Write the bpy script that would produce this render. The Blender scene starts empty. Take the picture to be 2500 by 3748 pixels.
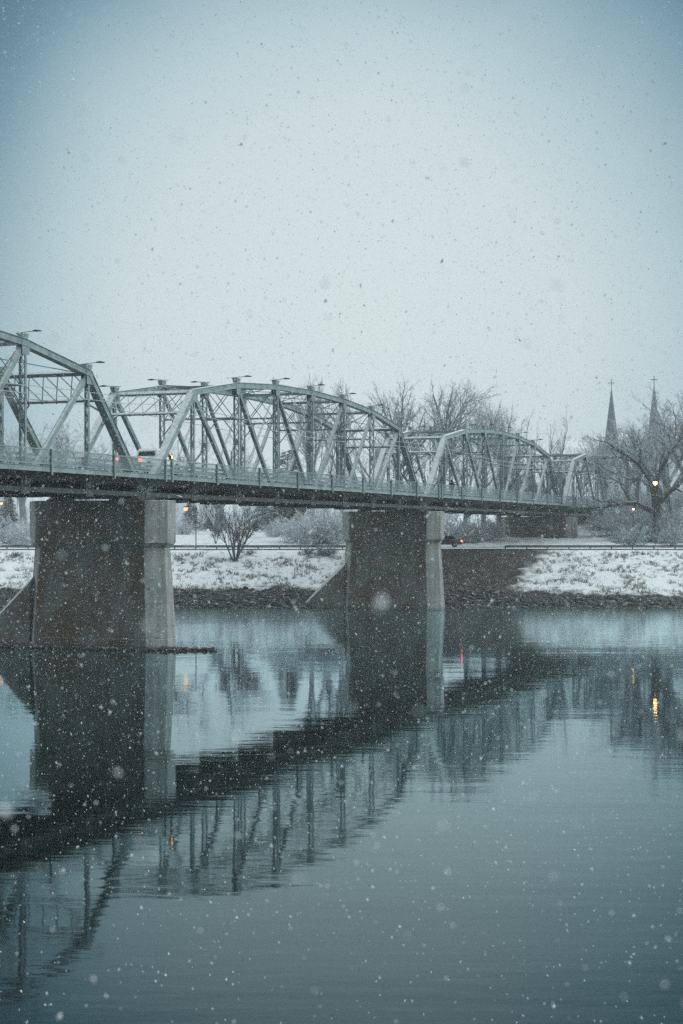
import bpy, math, random
from math import sin, cos, pi, radians, sqrt
from mathutils import Vector, Matrix

# ------------------------------------------------------------ camera, sky, sun, exposure
S = bpy.context.scene
COL = S.collection
EYE = 8.147
cam = bpy.data.cameras.new('camera'); cam_o = bpy.data.objects.new('camera', cam); COL.objects.link(cam_o)
cam_o.location = (0, 0, EYE); cam_o.rotation_euler = (radians(90), 0, 0)
cam.sensor_fit = 'VERTICAL'; cam.sensor_height = 36.0; cam.lens = 58.92
cam.shift_y = 76.0/3748; cam.clip_start = 0.1; cam.clip_end = 4000
cam.dof.use_dof = True; cam.dof.focus_distance = 135; cam.dof.aperture_fstop = 2.2
S.camera = cam_o

W = bpy.data.worlds.new("World"); S.world = W; W.use_nodes = True
SUN_EL, SUN_AZ = radians(30), radians(97)          # azimuth measured from +Y towards +X
def build_world():
    nt = W.node_tree; N = nt.nodes; Lk = nt.links; N.clear()
    out = N.new('ShaderNodeOutputWorld'); add = N.new('ShaderNodeAddShader')
    b1 = N.new('ShaderNodeBackground'); b2 = N.new('ShaderNodeBackground')
    sky = N.new('ShaderNodeTexSky'); sky.sky_type = 'NISHITA'; sky.sun_disc = False
    sky.sun_elevation = SUN_EL; sky.sun_rotation = SUN_AZ; sky.air_density = 2; sky.dust_density = 6
    Lk.new(sky.outputs[0], b1.inputs[0]); b1.inputs[1].default_value = 0.012
    tc = N.new('ShaderNodeTexCoord')
    nrm = N.new('ShaderNodeVectorMath'); nrm.operation = 'NORMALIZE'; Lk.new(tc.outputs['Generated'], nrm.inputs[0])
    # overcast with a brighter patch low in the sky over the far bank
    dot = N.new('ShaderNodeVectorMath'); dot.operation = 'DOT_PRODUCT'
    g = Vector((0.012, 1, 0.115)).normalized(); dot.inputs[1].default_value = g
    Lk.new(nrm.outputs[0], dot.inputs[0])
    ac = N.new('ShaderNodeMath'); ac.operation = 'ARCCOSINE'; Lk.new(dot.outputs['Value'], ac.inputs[0])
    noi = N.new('ShaderNodeTexNoise'); noi.inputs['Scale'].default_value = 3.0; noi.inputs['Detail'].default_value = 4
    Lk.new(nrm.outputs[0], noi.inputs['Vector'])
    na = N.new('ShaderNodeMath'); na.operation = 'MULTIPLY_ADD'; na.inputs[1].default_value = 0.10; na.inputs[2].default_value = -0.05
    Lk.new(noi.outputs[0], na.inputs[0])
    s = N.new('ShaderNodeMath'); s.operation = 'ADD'; Lk.new(ac.outputs[0], s.inputs[0]); Lk.new(na.outputs[0], s.inputs[1])
    mr = N.new('ShaderNodeMapRange'); mr.inputs['From Min'].default_value = 0; mr.inputs['From Max'].default_value = pi
    Lk.new(s.outputs[0], mr.inputs['Value'])
    cr = N.new('ShaderNodeValToRGB'); Lk.new(mr.outputs[0], cr.inputs[0])
    R = cr.color_ramp; R.interpolation = 'B_SPLINE'
    pts = [(0.0, (0.65, 0.745, 0.765)), (0.038, (0.60, 0.70, 0.735)), (0.056, (0.44, 0.575, 0.625)), (0.068, (0.30, 0.45, 0.52)), (0.080, (0.10, 0.23, 0.31)), (0.095, (0.03, 0.09, 0.15)),
           (0.18, (0.06, 0.13, 0.18)), (0.30, (1.0, 1.28, 1.38)), (0.50, (1.15, 1.5, 1.6)), (0.61, (0.24, 0.33, 0.36)), (1.0, (0.05, 0.075, 0.085))]
    R.elements[0].position, R.elements[0].color = pts[0][0], (*pts[0][1], 1)
    R.elements[1].position, R.elements[1].color = pts[-1][0], (*pts[-1][1], 1)
    for p, c in pts[1:-1]:
        e = R.elements.new(p); e.color = (*c, 1)
    Lk.new(cr.outputs[0], b2.inputs[0]); b2.inputs[1].default_value = 1.0
    Lk.new(b1.outputs[0], add.inputs[0]); Lk.new(b2.outputs[0], add.inputs[1]); Lk.new(add.outputs[0], out.inputs[0])
build_world()
sl = bpy.data.lights.new('sun', 'SUN'); so = bpy.data.objects.new('sun', sl); COL.objects.link(so)
sl.energy = 1.5; sl.angle = radians(40); sl.color = (0.86, 1.0, 1.0)
sd = Vector((cos(SUN_EL)*sin(SUN_AZ), cos(SUN_EL)*cos(SUN_AZ), sin(SUN_EL)))
so.rotation_euler = sd.to_track_quat('Z', 'Y').to_euler(); so.location = sd*400
S.view_settings.view_transform = 'Standard'; S.view_settings.look = 'None'
S.view_settings.exposure = 0.0; S.view_settings.gamma = 1.0
S.render.engine = 'CYCLES'
S.cycles.use_denoising = False
S.cycles.max_bounces = 5; S.cycles.diffuse_bounces = 3; S.cycles.glossy_bounces = 3; S.cycles.volume_bounces = 2
S.cycles.sample_clamp_indirect = 4.0
S.cycles.filter_width = 1.5

# ------------------------------------------------------------ helpers
class MB:
    def __init__(s): s.v = []; s.f = []
    def quadbox(s, pts):
        b = len(s.v); s.v += [tuple(p) for p in pts]
        for q in ((0,3,2,1),(4,5,6,7),(0,1,5,4),(1,2,6,5),(2,3,7,6),(3,0,4,7)): s.f.append(tuple(b+i for i in q))
        return s
    def box(s, x0, x1, y0, y1, z0, z1):
        return s.quadbox([(x0,y0,z0),(x1,y0,z0),(x1,y1,z0),(x0,y1,z0),(x0,y0,z1),(x1,y0,z1),(x1,y1,z1),(x0,y1,z1)])
    def bar(s, a, b, w, h, up=(0,0,1)):
        a = Vector(a); b = Vector(b); d = (b-a).normalized(); u = Vector(up)
        sd = d.cross(u)
        if sd.length < 1e-4: sd = d.cross(Vector((1,0,0)))
        sd.normalize(); u = sd.cross(d).normalized(); sd = sd*w/2; u = u*h/2
        return s.quadbox([a-sd-u, a+sd-u, a+sd+u, a-sd+u, b-sd-u, b+sd-u, b+sd+u, b-sd+u])
    def tube(s, a, b, r0, r1, n=6, cap=True):
        a = Vector(a); b = Vector(b); d = (b-a)
        if d.length < 1e-6: return s
        d.normalize(); x = d.orthogonal().normalized(); y = d.cross(x); k = len(s.v)
        for i in range(n):
            c, t = cos(2*pi*i/n), sin(2*pi*i/n); s.v.append(tuple(a+(x*c+y*t)*r0))
        for i in range(n):
            c, t = cos(2*pi*i/n), sin(2*pi*i/n); s.v.append(tuple(b+(x*c+y*t)*r1))
        for i in range(n):
            j = (i+1) % n; s.f.append((k+i, k+j, k+n+j, k+n+i))
        if cap: s.f.append(tuple(k+n-1-i for i in range(n))); s.f.append(tuple(k+n+i for i in range(n)))
        return s
    def loft(s, rings, cap=True):
        k = len(s.v); n = len(rings[0])
        for r in rings: s.v += [tuple(p) for p in r]
        for q in range(len(rings)-1):
            for i in range(n):
                j = (i+1) % n; s.f.append((k+q*n+i, k+q*n+j, k+(q+1)*n+j, k+(q+1)*n+i))
        if cap: s.f.append(tuple(k+n-1-i for i in range(n))); s.f.append(tuple(k+(len(rings)-1)*n+i for i in range(n)))
        return s
    def prism(s, prof, y0, y1):     # prof in x,z extruded along y
        k = len(s.v); n = len(prof)
        s.v += [(x, y0, z) for x, z in prof] + [(x, y1, z) for x, z in prof]
        s.f.append(tuple(k+i for i in range(n))); s.f.append(tuple(k+2*n-1-i for i in range(n)))
        for i in range(n):
            j = (i+1) % n; s.f.append((k+j, k+i, k+n+i, k+n+j))
        return s
    def blob(s, c, r, rng, n=1, squash=(1,1,1)):
        k = len(s.v)
        pts = [(0,0,1),(0.89,0,.45),(.28,.85,.45),(-.72,.53,.45),(-.72,-.53,.45),(.28,-.85,.45),(.72,.53,-.45),(-.28,.85,-.45),(-.89,0,-.45),(-.28,-.85,-.45),(.72,-.53,-.45),(0,0,-1)]
        for p in pts:
            q = r*rng.uniform(.75, 1.2); s.v.append((c[0]+p[0]*q*squash[0], c[1]+p[1]*q*squash[1], c[2]+p[2]*q*squash[2]))
        for f in ((0,1,2),(0,2,3),(0,3,4),(0,4,5),(0,5,1),(1,6,2),(2,7,3),(3,8,4),(4,9,5),(5,10,1),(2,6,7),(3,7,8),(4,8,9),(5,9,10),(1,10,6),(11,7,6),(11,8,7),(11,9,8),(11,10,9),(11,6,10)):
            s.f.append(tuple(k+i for i in f))
        return s
    def build(s, name, mat, parent=None, smooth=False, bevel=0, loc=None):
        me = bpy.data.meshes.new(name); me.from_pydata(s.v, [], s.f); me.update()
        me.materials.append(mat)
        if smooth: me.polygons.foreach_set('use_smooth', [True]*len(me.polygons))
        o = bpy.data.objects.new(name, me); COL.objects.link(o)
        if parent: o.parent = parent
        if loc: o.location = loc
        if bevel:
            m = o.modifiers.new('bevel', 'BEVEL'); m.width = bevel; m.segments = 2; m.limit_method = 'ANGLE'
        return o

def tag(o, label=None, cat=None, group=None, kind=None):
    for k, v in (('label', label), ('category', cat), ('group', group), ('kind', kind)):
        if v: o[k] = v
    return o
def empty(name, loc=(0,0,0), rz=0):
    o = bpy.data.objects.new(name, None); COL.objects.link(o); o.location = loc; o.rotation_euler = (0, 0, rz)
    o.empty_display_size = 0.2; return o
KIDS = {}
def copy_tree(o, parent=None):
    c = o.copy(); COL.objects.link(c)
    if parent is not None: c.parent = parent
    for ch in [x for x in ALL() if x.parent == o]: copy_tree(ch, c)
    return c
def ALL(): return list(COL.objects)

# ------------------------------------------------------------ materials
def new_mat(name):
    m = bpy.data.materials.new(name); m.use_nodes = True
    nt = m.node_tree; b = nt.nodes['Principled BSDF']; return m, nt, b
def noise(nt, scale, detail=4, rough=.55, coord='Object', stretch=None):
    tc = nt.nodes.new('ShaderNodeTexCoord'); n = nt.nodes.new('ShaderNodeTexNoise')
    n.inputs['Scale'].default_value = scale; n.inputs['Detail'].default_value = detail; n.inputs['Roughness'].default_value = rough
    if stretch:
        mp = nt.nodes.new('ShaderNodeMapping'); mp.inputs['Scale'].default_value = stretch
        nt.links.new(tc.outputs[coord], mp.inputs[0]); nt.links.new(mp.outputs[0], n.inputs['Vector'])
    else: nt.links.new(tc.outputs[coord], n.inputs['Vector'])
    return n.outputs[0]
def ramp(nt, fac, a, b, pa=.4, pb=.6):
    r = nt.nodes.new('ShaderNodeValToRGB'); nt.links.new(fac, r.inputs[0])
    e = r.color_ramp.elements; e[0].position = pa; e[1].position = pb; e[0].color = (*a, 1); e[1].color = (*b, 1)
    return r.outputs[0]
def mixc(nt, fac, a, b):
    m = nt.nodes.new('ShaderNodeMix'); m.data_type = 'RGBA'
    if isinstance(fac, (int, float)): m.inputs[0].default_value = fac
    else: nt.links.new(fac, m.inputs[0])
    for i, c in ((6, a), (7, b)):
        if isinstance(c, tuple): m.inputs[i].default_value = (*c, 1)
        else: nt.links.new(c, m.inputs[i])
    return m.outputs[2]
def mth(nt, op, a, b=None, c=None, clamp=False):
    m = nt.nodes.new('ShaderNodeMath'); m.operation = op; m.use_clamp = clamp
    for i, v in enumerate((a, b, c)):
        if v is None: continue
        if isinstance(v, (int, float)): m.inputs[i].default_value = v
        else: nt.links.new(v, m.inputs[i])
    return m.outputs[0]
def snowmask(nt, lo=.35, hi=.75, nscale=6, namt=.5):
    """snow settles on faces that look up"""
    g = nt.nodes.new('ShaderNodeNewGeometry'); sx = nt.nodes.new('ShaderNodeSeparateXYZ'); nt.links.new(g.outputs['Normal'], sx.inputs[0])
    n = noise(nt, nscale); v = mth(nt, 'MULTIPLY_ADD', n, namt, sx.outputs[2]); v = mth(nt, 'SUBTRACT', v, namt*.5)
    mr = nt.nodes.new('ShaderNodeMapRange'); mr.inputs['From Min'].default_value = lo; mr.inputs['From Max'].default_value = hi
    nt.links.new(v, mr.inputs['Value']); return mr.outputs[0]
SNOW = (.80, .83, .86)
def simple(name, col, rough=.7, metal=0, var=.15, scale=3, snow=None, emis=None, es=0, stretch=None):
    m, nt, b = new_mat(name)
    dk = tuple(c*(1-var) for c in col); lt = tuple(min(1, c*(1+var)) for c in col)
    c = ramp(nt, noise(nt, scale, stretch=stretch), dk, lt, .3, .7)
    if snow: c = mixc(nt, snowmask(nt, *snow), c, SNOW)
    nt.links.new(c, b.inputs['Base Color']); b.inputs['Roughness'].default_value = rough; b.inputs['Metallic'].default_value = metal
    if emis: b.inputs['Emission Color'].default_value = (*emis, 1); b.inputs['Emission Strength'].default_value = es
    return m
def steel_mat(name, col, rust=.25, snow=(.45, .8, 4, .5)):
    m, nt, b = new_mat(name)
    c = ramp(nt, noise(nt, 1.2, 6), tuple(x*.62 for x in col), tuple(x*1.15 for x in col), .32, .68)
    r = ramp(nt, noise(nt, 2.3, 8, .7), (0,0,0), (1,1,1), .60, .74)
    c = mixc(nt, mth(nt, 'MULTIPLY', r, rust), c, (.13, .085, .06))
    c = mixc(nt, snowmask(nt, *snow), c, SNOW)
    nt.links.new(c, b.inputs['Base Color']); b.inputs['Roughness'].default_value = .55
    return m
M = {}
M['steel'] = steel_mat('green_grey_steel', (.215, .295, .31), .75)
M['chord'] = steel_mat('shaded_steel', (.055, .075, .08), .5, (.7, .95, 4, .3))  # bottom chord colour darkened to stand for the walkway's shade
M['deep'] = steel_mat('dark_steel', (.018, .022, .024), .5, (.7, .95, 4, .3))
M['mesh'] = steel_mat('railing_mesh', (.24, .33, .35), .1, (.3, .7, 4, .5))
M['lampdark'] = simple('dark_metal', (.03, .035, .04), .5, snow=(.8, 1, 4, .2))
M['galv'] = simple('galvanised', (.42, .47, .48), .5, snow=(.5, .8, 4, .3))
M['asphalt'] = simple('slushy_asphalt', (.16, .17, .18), .8, scale=.7, var=.4)
M['railgrey'] = simple('weathered_rail', (.10, .115, .12), .7, var=.35, scale=1.5)
M['cable'] = simple('cable', (.35, .42, .43), .6)
M['rock'] = simple('wet_rock', (.045, .045, .045), .75, var=.5, scale=.8, snow=(.93, 1.15, 1.5, .6))
M['glass'] = simple('dark_glass', (.02, .025, .03), .08, var=.05)
M['tyre'] = simple('tyre', (.02, .02, .02), .85)
M['white_paint'] = simple('white_car_paint', (.86, .87, .88), .3, var=.04)
M['blue_paint'] = simple('blue_car_paint', (.02, .045, .09), .3, var=.1, snow=(.8, 1, 3, .3))
M['chrome'] = simple('bumper_metal', (.45, .47, .48), .35, metal=.6)
M['red_lamp'] = simple('red_lamp', (.6, .05, .02), .4, emis=(1, .13, .05), es=5)
M['amber_lamp'] = simple('amber_lamp', (.8, .3, .05), .4, emis=(1, .36, .07), es=8)
M['warm_lamp'] = simple('warm_lamp', (.8, .6, .3), .4, emis=(1, .55, .17), es=15)
M['coat'] = simple('dark_coat', (.018, .020, .026), .9)
M['trouser'] = simple('dark_trousers', (.025, .025, .03), .9)
M['skin'] = simple('skin', (.42, .26, .2), .6)
M['stone'] = simple('church_stone', (.13, .17, .20), .85, scale=.4, snow=(.85, 1.1, 1, .2))
M['slate'] = simple('spire_roof', (.07, .105, .13), .7, scale=.6)
M['bark_dark'] = simple('dark_bark', (.05, .055, .06), .95, scale=5, var=.4, snow=(.5, 1.0, 7, .8))
M['bark'] = simple('bark', (.18, .21, .235), .95, scale=5, var=.4, snow=(.2, .8, 7, .8), stretch=(1,1,.2))  # distance haze is put into this pale bluish bark colour
def twig_mat(name, col, frost):
    m, nt, b = new_mat(name)
    g = nt.nodes.new('ShaderNodeNewGeometry'); sx = nt.nodes.new('ShaderNodeSeparateXYZ'); nt.links.new(g.outputs['Normal'], sx.inputs[0])
    v = mth(nt, 'MULTIPLY_ADD', sx.outputs[2], .5, .5); v = mth(nt, 'POWER', v, 1.5)
    n = ramp(nt, noise(nt, .9, 4), (.55,)*3, (1.25,)*3, .3, .7)
    v = mth(nt, 'MULTIPLY', v, n); v = mth(nt, 'MULTIPLY', v, frost, clamp=True)
    c = mixc(nt, v, col, (.74, .78, .83)); nt.links.new(c, b.inputs['Base Color']); b.inputs['Roughness'].default_value = .9
    return m
M['twig'] = twig_mat('frosted_hazy_twigs', (.25, .30, .33), 1.0)  # frost, with the paleness of distance haze also put into the colour
M['twig_dark'] = twig_mat('bare_twigs', (.08, .095, .11), .6)
M['stem'] = twig_mat('dark_stems', (.035, .038, .045), .3)
M['twig_white'] = twig_mat('heavily_frosted_twigs', (.38, .41, .44), 1.8)
M['spruce'] = twig_mat('snowy_needles', (.025, .045, .045), .5)
M['flake'] = simple('snowflake', (.88, .90, .93), .9, var=.02)

WT = 6.58
def concrete():
    m, nt, b = new_mat('weathered_concrete')
    tc = nt.nodes.new('ShaderNodeTexCoord'); sp = nt.nodes.new('ShaderNodeSeparateXYZ'); nt.links.new(tc.outputs['Object'], sp.inputs[0])
    c = ramp(nt, noise(nt, .35, 8, .65), (.24, .26, .26), (.44, .475, .475), .3, .7)
    streak = ramp(nt, noise(nt, 1.0, 6, .6, stretch=(2.2, 2.2, .12)), (1,1,1), (0,0,0), .38, .62)
    c = mixc(nt, mth(nt, 'MULTIPLY', streak, .45), c, (.075, .065, .052))
    # rusty brown wash over the long faces and the foot
    br = ramp(nt, noise(nt, .5, 5, .6, stretch=(1, 1, .6)), (0,0,0), (1,1,1), .42, .62)
    low = nt.nodes.new('ShaderNodeMapRange'); low.inputs['From Min'].default_value = 7.3; low.inputs['From Max'].default_value = .6
    nt.links.new(sp.outputs[2], low.inputs['Value'])
    lf = nt.nodes.new('ShaderNodeMapRange'); lf.inputs['From Min'].default_value = .78; lf.inputs['From Max'].default_value = .92   # the long faces carry old brown run-off, plus shade mixed into the colour
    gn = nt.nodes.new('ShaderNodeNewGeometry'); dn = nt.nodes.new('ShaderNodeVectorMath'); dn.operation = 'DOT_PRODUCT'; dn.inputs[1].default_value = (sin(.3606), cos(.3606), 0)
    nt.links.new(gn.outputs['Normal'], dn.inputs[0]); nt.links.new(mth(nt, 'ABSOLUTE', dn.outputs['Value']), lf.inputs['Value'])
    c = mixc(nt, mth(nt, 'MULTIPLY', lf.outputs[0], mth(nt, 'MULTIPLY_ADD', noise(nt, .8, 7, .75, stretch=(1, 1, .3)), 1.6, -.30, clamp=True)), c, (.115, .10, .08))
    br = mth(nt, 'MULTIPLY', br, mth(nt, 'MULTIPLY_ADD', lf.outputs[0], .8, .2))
    c = mixc(nt, mth(nt, 'MULTIPLY', br, mth(nt, 'MULTIPLY_ADD', low.outputs[0], .25, .70)), c, (.13, .085, .052))
    wet = nt.nodes.new('ShaderNodeMapRange'); wet.inputs['From Min'].default_value = .55; wet.inputs['From Max'].default_value = .15
    nt.links.new(mth(nt, 'MULTIPLY_ADD', noise(nt, 2), .4, sp.outputs[2]), wet.inputs['Value'])
    c = mixc(nt, mth(nt, 'MULTIPLY', wet.outputs[0], .7), c, (.05, .05, .05))
    # crack network
    vo = nt.nodes.new('ShaderNodeTexVoronoi'); vo.feature = 'DISTANCE_TO_EDGE'; vo.inputs['Scale'].default_value = .9
    mp = nt.nodes.new('ShaderNodeMapping'); mp.inputs['Scale'].default_value = (.9, .9, 1.1)
    nz = nt.nodes.new('ShaderNodeTexNoise'); nz.inputs['Scale'].default_value = 2.5; nt.links.new(tc.outputs['Object'], nz.inputs['Vector'])
    vm = nt.nodes.new('ShaderNodeVectorMath'); vm.operation = 'MULTIPLY_ADD'; vm.inputs[1].default_value = (.6,.6,.6)
    nt.links.new(nz.outputs['Color'], vm.inputs[0]); nt.links.new(tc.outputs['Object'], vm.inputs[2])
    nt.links.new(vm.outputs[0], mp.inputs[0]); nt.links.new(mp.outputs[0], vo.inputs['Vector'])
    ck = ramp(nt, vo.outputs['Distance'], (1,1,1), (0,0,0), .008, .035)
    pat = ramp(nt, noise(nt, .45, 3), (0,0,0), (1,1,1), .45, .6)
    c = mixc(nt, mth(nt, 'MULTIPLY', mth(nt, 'MULTIPLY', ck, pat), .75), c, (.06, .05, .045))
    # pour lines
    wv = mth(nt, 'FRACT', mth(nt, 'MULTIPLY', sp.outputs[2], .62)); pl = ramp(nt, wv, (1,1,1), (0,0,0), .0, .035)
    c = mixc(nt, mth(nt, 'MULTIPLY', pl, .4), c, (.07, .065, .06))
    c = mixc(nt, snowmask(nt, .5, .85, 3, .4), c, (.72, .76, .80))
    nt.links.new(c, b.inputs['Base Color']); b.inputs['Roughness'].default_value = .9
    bp = nt.nodes.new('ShaderNodeBump'); bp.inputs['Distance'].default_value = .05; bp.inputs['Strength'].default_value = .6
    nt.links.new(noise(nt, 3, 8, .7), bp.inputs['Height']); nt.links.new(bp.outputs[0], b.inputs['Normal'])
    return m
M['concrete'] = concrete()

def water_mat():
    m, nt, b = new_mat('river_water')
    tc = nt.nodes.new('ShaderNodeTexCoord')
    def wav(scale, sx, sy, det, rot=0):
        mp = nt.nodes.new('ShaderNodeMapping'); mp.inputs['Scale'].default_value = (sx, sy, 1); mp.inputs['Rotation'].default_value = (0, 0, rot)
        nt.links.new(tc.outputs['Object'], mp.inputs[0])
        n = nt.nodes.new('ShaderNodeTexNoise'); n.inputs['Scale'].default_value = scale; n.inputs['Detail'].default_value = det; n.inputs['Roughness'].default_value = .5
        nt.links.new(mp.outputs[0], n.inputs['Vector']); return n.outputs[0]
    h = mth(nt, 'MULTIPLY', wav(1.0, .45, 1.5, 3, .12), .0050)
    h = mth(nt, 'ADD', h, mth(nt, 'MULTIPLY', wav(.16, .6, 1.4, 2, -.1), .016))
    # wind patches: some reaches are rougher than others
    pt = ramp(nt, wav(.035, .5, 1.8, 3), (.35,)*3, (1.3,)*3, .35, .65)
    h = mth(nt, 'MULTIPLY', h, pt)
    bp = nt.nodes.new('ShaderNodeBump'); bp.inputs['Strength'].default_value = 1.0; bp.inputs['Distance'].default_value = 1.0
    nt.links.new(h, bp.inputs['Height'])
    # murky green-blue water under a Fresnel surface; the reach along the far shore is ruffled by wind
    out = nt.nodes['Material Output']; nt.nodes.remove(b)
    df = nt.nodes.new('ShaderNodeBsdfDiffuse'); df.inputs['Color'].default_value = (.002, .005, .006, 1)
    gl = nt.nodes.new('ShaderNodeBsdfGlossy'); gl.inputs['Color'].default_value = (.77, .955, 1.0, 1)
    fr = nt.nodes.new('ShaderNodeFresnel'); fr.inputs['IOR'].default_value = 1.45; mx = nt.nodes.new('ShaderNodeMixShader')
    for n in (gl, fr): nt.links.new(bp.outputs[0], n.inputs['Normal'])
    g = nt.nodes.new('ShaderNodeNewGeometry'); sp = nt.nodes.new('ShaderNodeSeparateXYZ'); nt.links.new(g.outputs['Position'], sp.inputs[0])
    yy = mth(nt, 'MULTIPLY_ADD', wav(.03, .4, 1.5, 3), 30.0, sp.outputs[1])
    mr = nt.nodes.new('ShaderNodeMapRange'); mr.inputs['From Min'].default_value = 120; mr.inputs['From Max'].default_value = 190
    mr.inputs['To Min'].default_value = .03; mr.inputs['To Max'].default_value = .15; nt.links.new(yy, mr.inputs['Value']); nt.links.new(mr.outputs[0], gl.inputs['Roughness'])
    nt.links.new(mth(nt, 'MULTIPLY', mth(nt, 'POWER', fr.outputs[0], 1.3), 1.38, clamp=True), mx.inputs[0]); nt.links.new(df.outputs[0], mx.inputs[1]); nt.links.new(gl.outputs[0], mx.inputs[2]); nt.links.new(mx.outputs[0], out.inputs[0])
    return m
M['water'] = water_mat()

# bridge frame: s along the bridge, t across (towards upstream), origin = bearing of the near truss on the first pier
TH = .3606; JX, JY = -13.9954, 118.2556; L = 64.0; PN = 8.0; WT = 6.58
PHI = pi/2-TH
DV = Vector((sin(TH), cos(TH), 0)); AV = Vector((-cos(TH), sin(TH), 0))
def BP(s, t, z=0): return Vector((JX, JY, 0))+DV*s+AV*t+Vector((0,0,z))
def P2(px, Y): return (px-1250)*Y/6134.7
def PZ(py, Y): return EYE+(1950-py)*Y/6134.7

def bridge_coords(nt):
    g = nt.nodes.new('ShaderNodeNewGeometry'); mp = nt.nodes.new('ShaderNodeMapping'); mp.vector_type = 'TEXTURE'
    mp.inputs['Location'].default_value = (JX, JY, 0); mp.inputs['Rotation'].default_value = (0, 0, PHI)
    nt.links.new(g.outputs['Position'], mp.inputs[0]); return mp.outputs[0], g
def land_mat():
    m, nt, b = new_mat('snowy_bank')
    bc, g = bridge_coords(nt); sp = nt.nodes.new('ShaderNodeSeparateXYZ'); nt.links.new(g.outputs['Position'], sp.inputs[0])
    sb = nt.nodes.new('ShaderNodeSeparateXYZ'); nt.links.new(bc, sb.inputs[0])
    dirt = ramp(nt, noise(nt, 1.5, 8, .7), (.014, .012, .012), (.045, .034, .030), .3, .7)
    tuft = ramp(nt, noise(nt, 1.1, 7, .72, stretch=(.7, 1.0, 1.0)), (0,0,0), (1,1,1), .54, .66)
    c = mixc(nt, mth(nt, 'MULTIPLY', tuft, .85), SNOW, (.09, .09, .08))
    far = nt.nodes.new('ShaderNodeMapRange'); far.inputs['From Min'].default_value = 206; far.inputs['From Max'].default_value = 214
    nt.links.new(sp.outputs[1], far.inputs['Value'])
    c = mixc(nt, far.outputs[0], c, mixc(nt, ramp(nt, noise(nt, .25, 6, .7), (0,0,0), (1,1,1), .56, .68), SNOW, (.3, .3, .3)))
    # bare dirt sheltered below the bridge
    tt = mth(nt, 'ABSOLUTE', mth(nt, 'ADD', sb.outputs[1], -1.2)); tt = mth(nt, 'SUBTRACT', tt, mth(nt, 'MULTIPLY_ADD', noise(nt, .6, 5), 5.0, -2.5))
    mr = nt.nodes.new('ShaderNodeMapRange'); mr.inputs['From Min'].default_value = 9.0; mr.inputs['From Max'].default_value = 7.2; nt.links.new(tt, mr.inputs['Value'])
    bk = nt.nodes.new('ShaderNodeMapRange'); bk.inputs['From Min'].default_value = 206.5; bk.inputs['From Max'].default_value = 204.5; nt.links.new(sp.outputs[1], bk.inputs['Value'])
    c = mixc(nt, mth(nt, 'MULTIPLY', mr.outputs[0], bk.outputs[0]), c, dirt)
    # bare muddy foot of the bank
    zz = mth(nt, 'MULTIPLY_ADD', noise(nt, .3, 7, .75), 3.4, sp.outputs[2])
    rx = nt.nodes.new('ShaderNodeMapRange'); rx.inputs['From Min'].default_value = 12; rx.inputs['From Max'].default_value = 30; rx.inputs['To Max'].default_value = .55; nt.links.new(sp.outputs[0], rx.inputs['Value']); zz = mth(nt, 'ADD', zz, rx.outputs[0])
    ml = nt.nodes.new('ShaderNodeMapRange'); ml.inputs['From Min'].default_value = 3.95; ml.inputs['From Max'].default_value = 3.5; nt.links.new(zz, ml.inputs['Value'])
    c = mixc(nt, ml.outputs[0], c, dirt)
    nt.links.new(c, b.inputs['Base Color']); b.inputs['Roughness'].default_value = .9
    bp = nt.nodes.new('ShaderNodeBump'); bp.inputs['Distance'].default_value = .25; bp.inputs['Strength'].default_value = .8
    nt.links.new(noise(nt, 1.3, 8, .7), bp.inputs['Height']); nt.links.new(bp.outputs[0], b.inputs['Normal'])
    return m
M['land'] = land_mat()

# ------------------------------------------------------------ setting: water, land, road
from mathutils import noise as mn
def sstep(a, b, x):
    t = max(0, min(1, (x-a)/(b-a))); return t*t*(3-2*t)
def shore(X): return 181.6+1.0*mn.noise((X*.05, 3, 0))+.35*mn.noise((X*.35, 9, 0))
def land_h(X, Y):
    y = Y-shore(X)
    pts = [(-12, -2.2), (0, -.02), (1.2, .5), (4.6, 1.75), (9, 3.0), (18.5, 5.7), (20.5, 6.05), (32, 6.15), (50, 7.2), (80, 8.3), (900, 9.0)]
    z = pts[0][1]
    for (a, za), (b, zb) in zip(pts, pts[1:]):
        if y >= a: z = za+(zb-za)*min(1, (y-a)/(b-a))
    amp = .22*sstep(.5, 6, y)*(1-sstep(17.5, 19.5, y)*(1-sstep(32, 36, y)))
    z += amp*mn.noise((X*.55, Y*.55, 1))+amp*.9*mn.noise((X*1.3, Y*1.5, 5))
    r = sstep(15, 42, X+.0*Y)*sstep(236, 292, Y)
    z += r*(12.0-8.2)
    z += sstep(560, 800, Y)*(20+26*sstep(-40, 180, X)*(1-.6*sstep(220, 420, X)))+sstep(560, 800, Y)*5*mn.noise((X*.01, Y*.01, 0))
    return z
def grid(name, xs, ys, fn, mat):
    b = MB(); nx = len(xs)
    for y in ys:
        for x in xs: b.v.append((x, y, fn(x, y)))
    for j in range(len(ys)-1):
        for i in range(nx-1):
            k = j*nx+i; b.f.append((k, k+1, k+nx+1, k+nx))
    return b.build(name, mat, smooth=True)
def rng_axis(parts):
    o = []
    for a, b, st in parts:
        n = max(1, int(round((b-a)/st))); o += [a+(b-a)*i/n for i in range(n)]
    o.append(parts[-1][1]); return o
land = grid('ground', rng_axis([(-600, -120, 40), (-120, -60, 4), (-60, 70, .6), (70, 140, 4), (140, 600, 40)]),
            rng_axis([(171, 178, 3.5), (178, 206, .5), (206, 300, 4), (300, 1000, 35)]), land_h, M['land'])
tag(land, kind='structure')
wt = MB(); wt.v = [(-600, -70, 0), (600, -70, 0), (600, 189, 0), (-600, 189, 0)]; wt.f = [(0,1,2,3)]
tag(wt.build('water', M['water']), kind='structure')
rd = grid('road', rng_axis([(-200, 200, 8)]), [203.6, 206, 208, 210.6], lambda x, y: 6.36, M['asphalt'])
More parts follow.
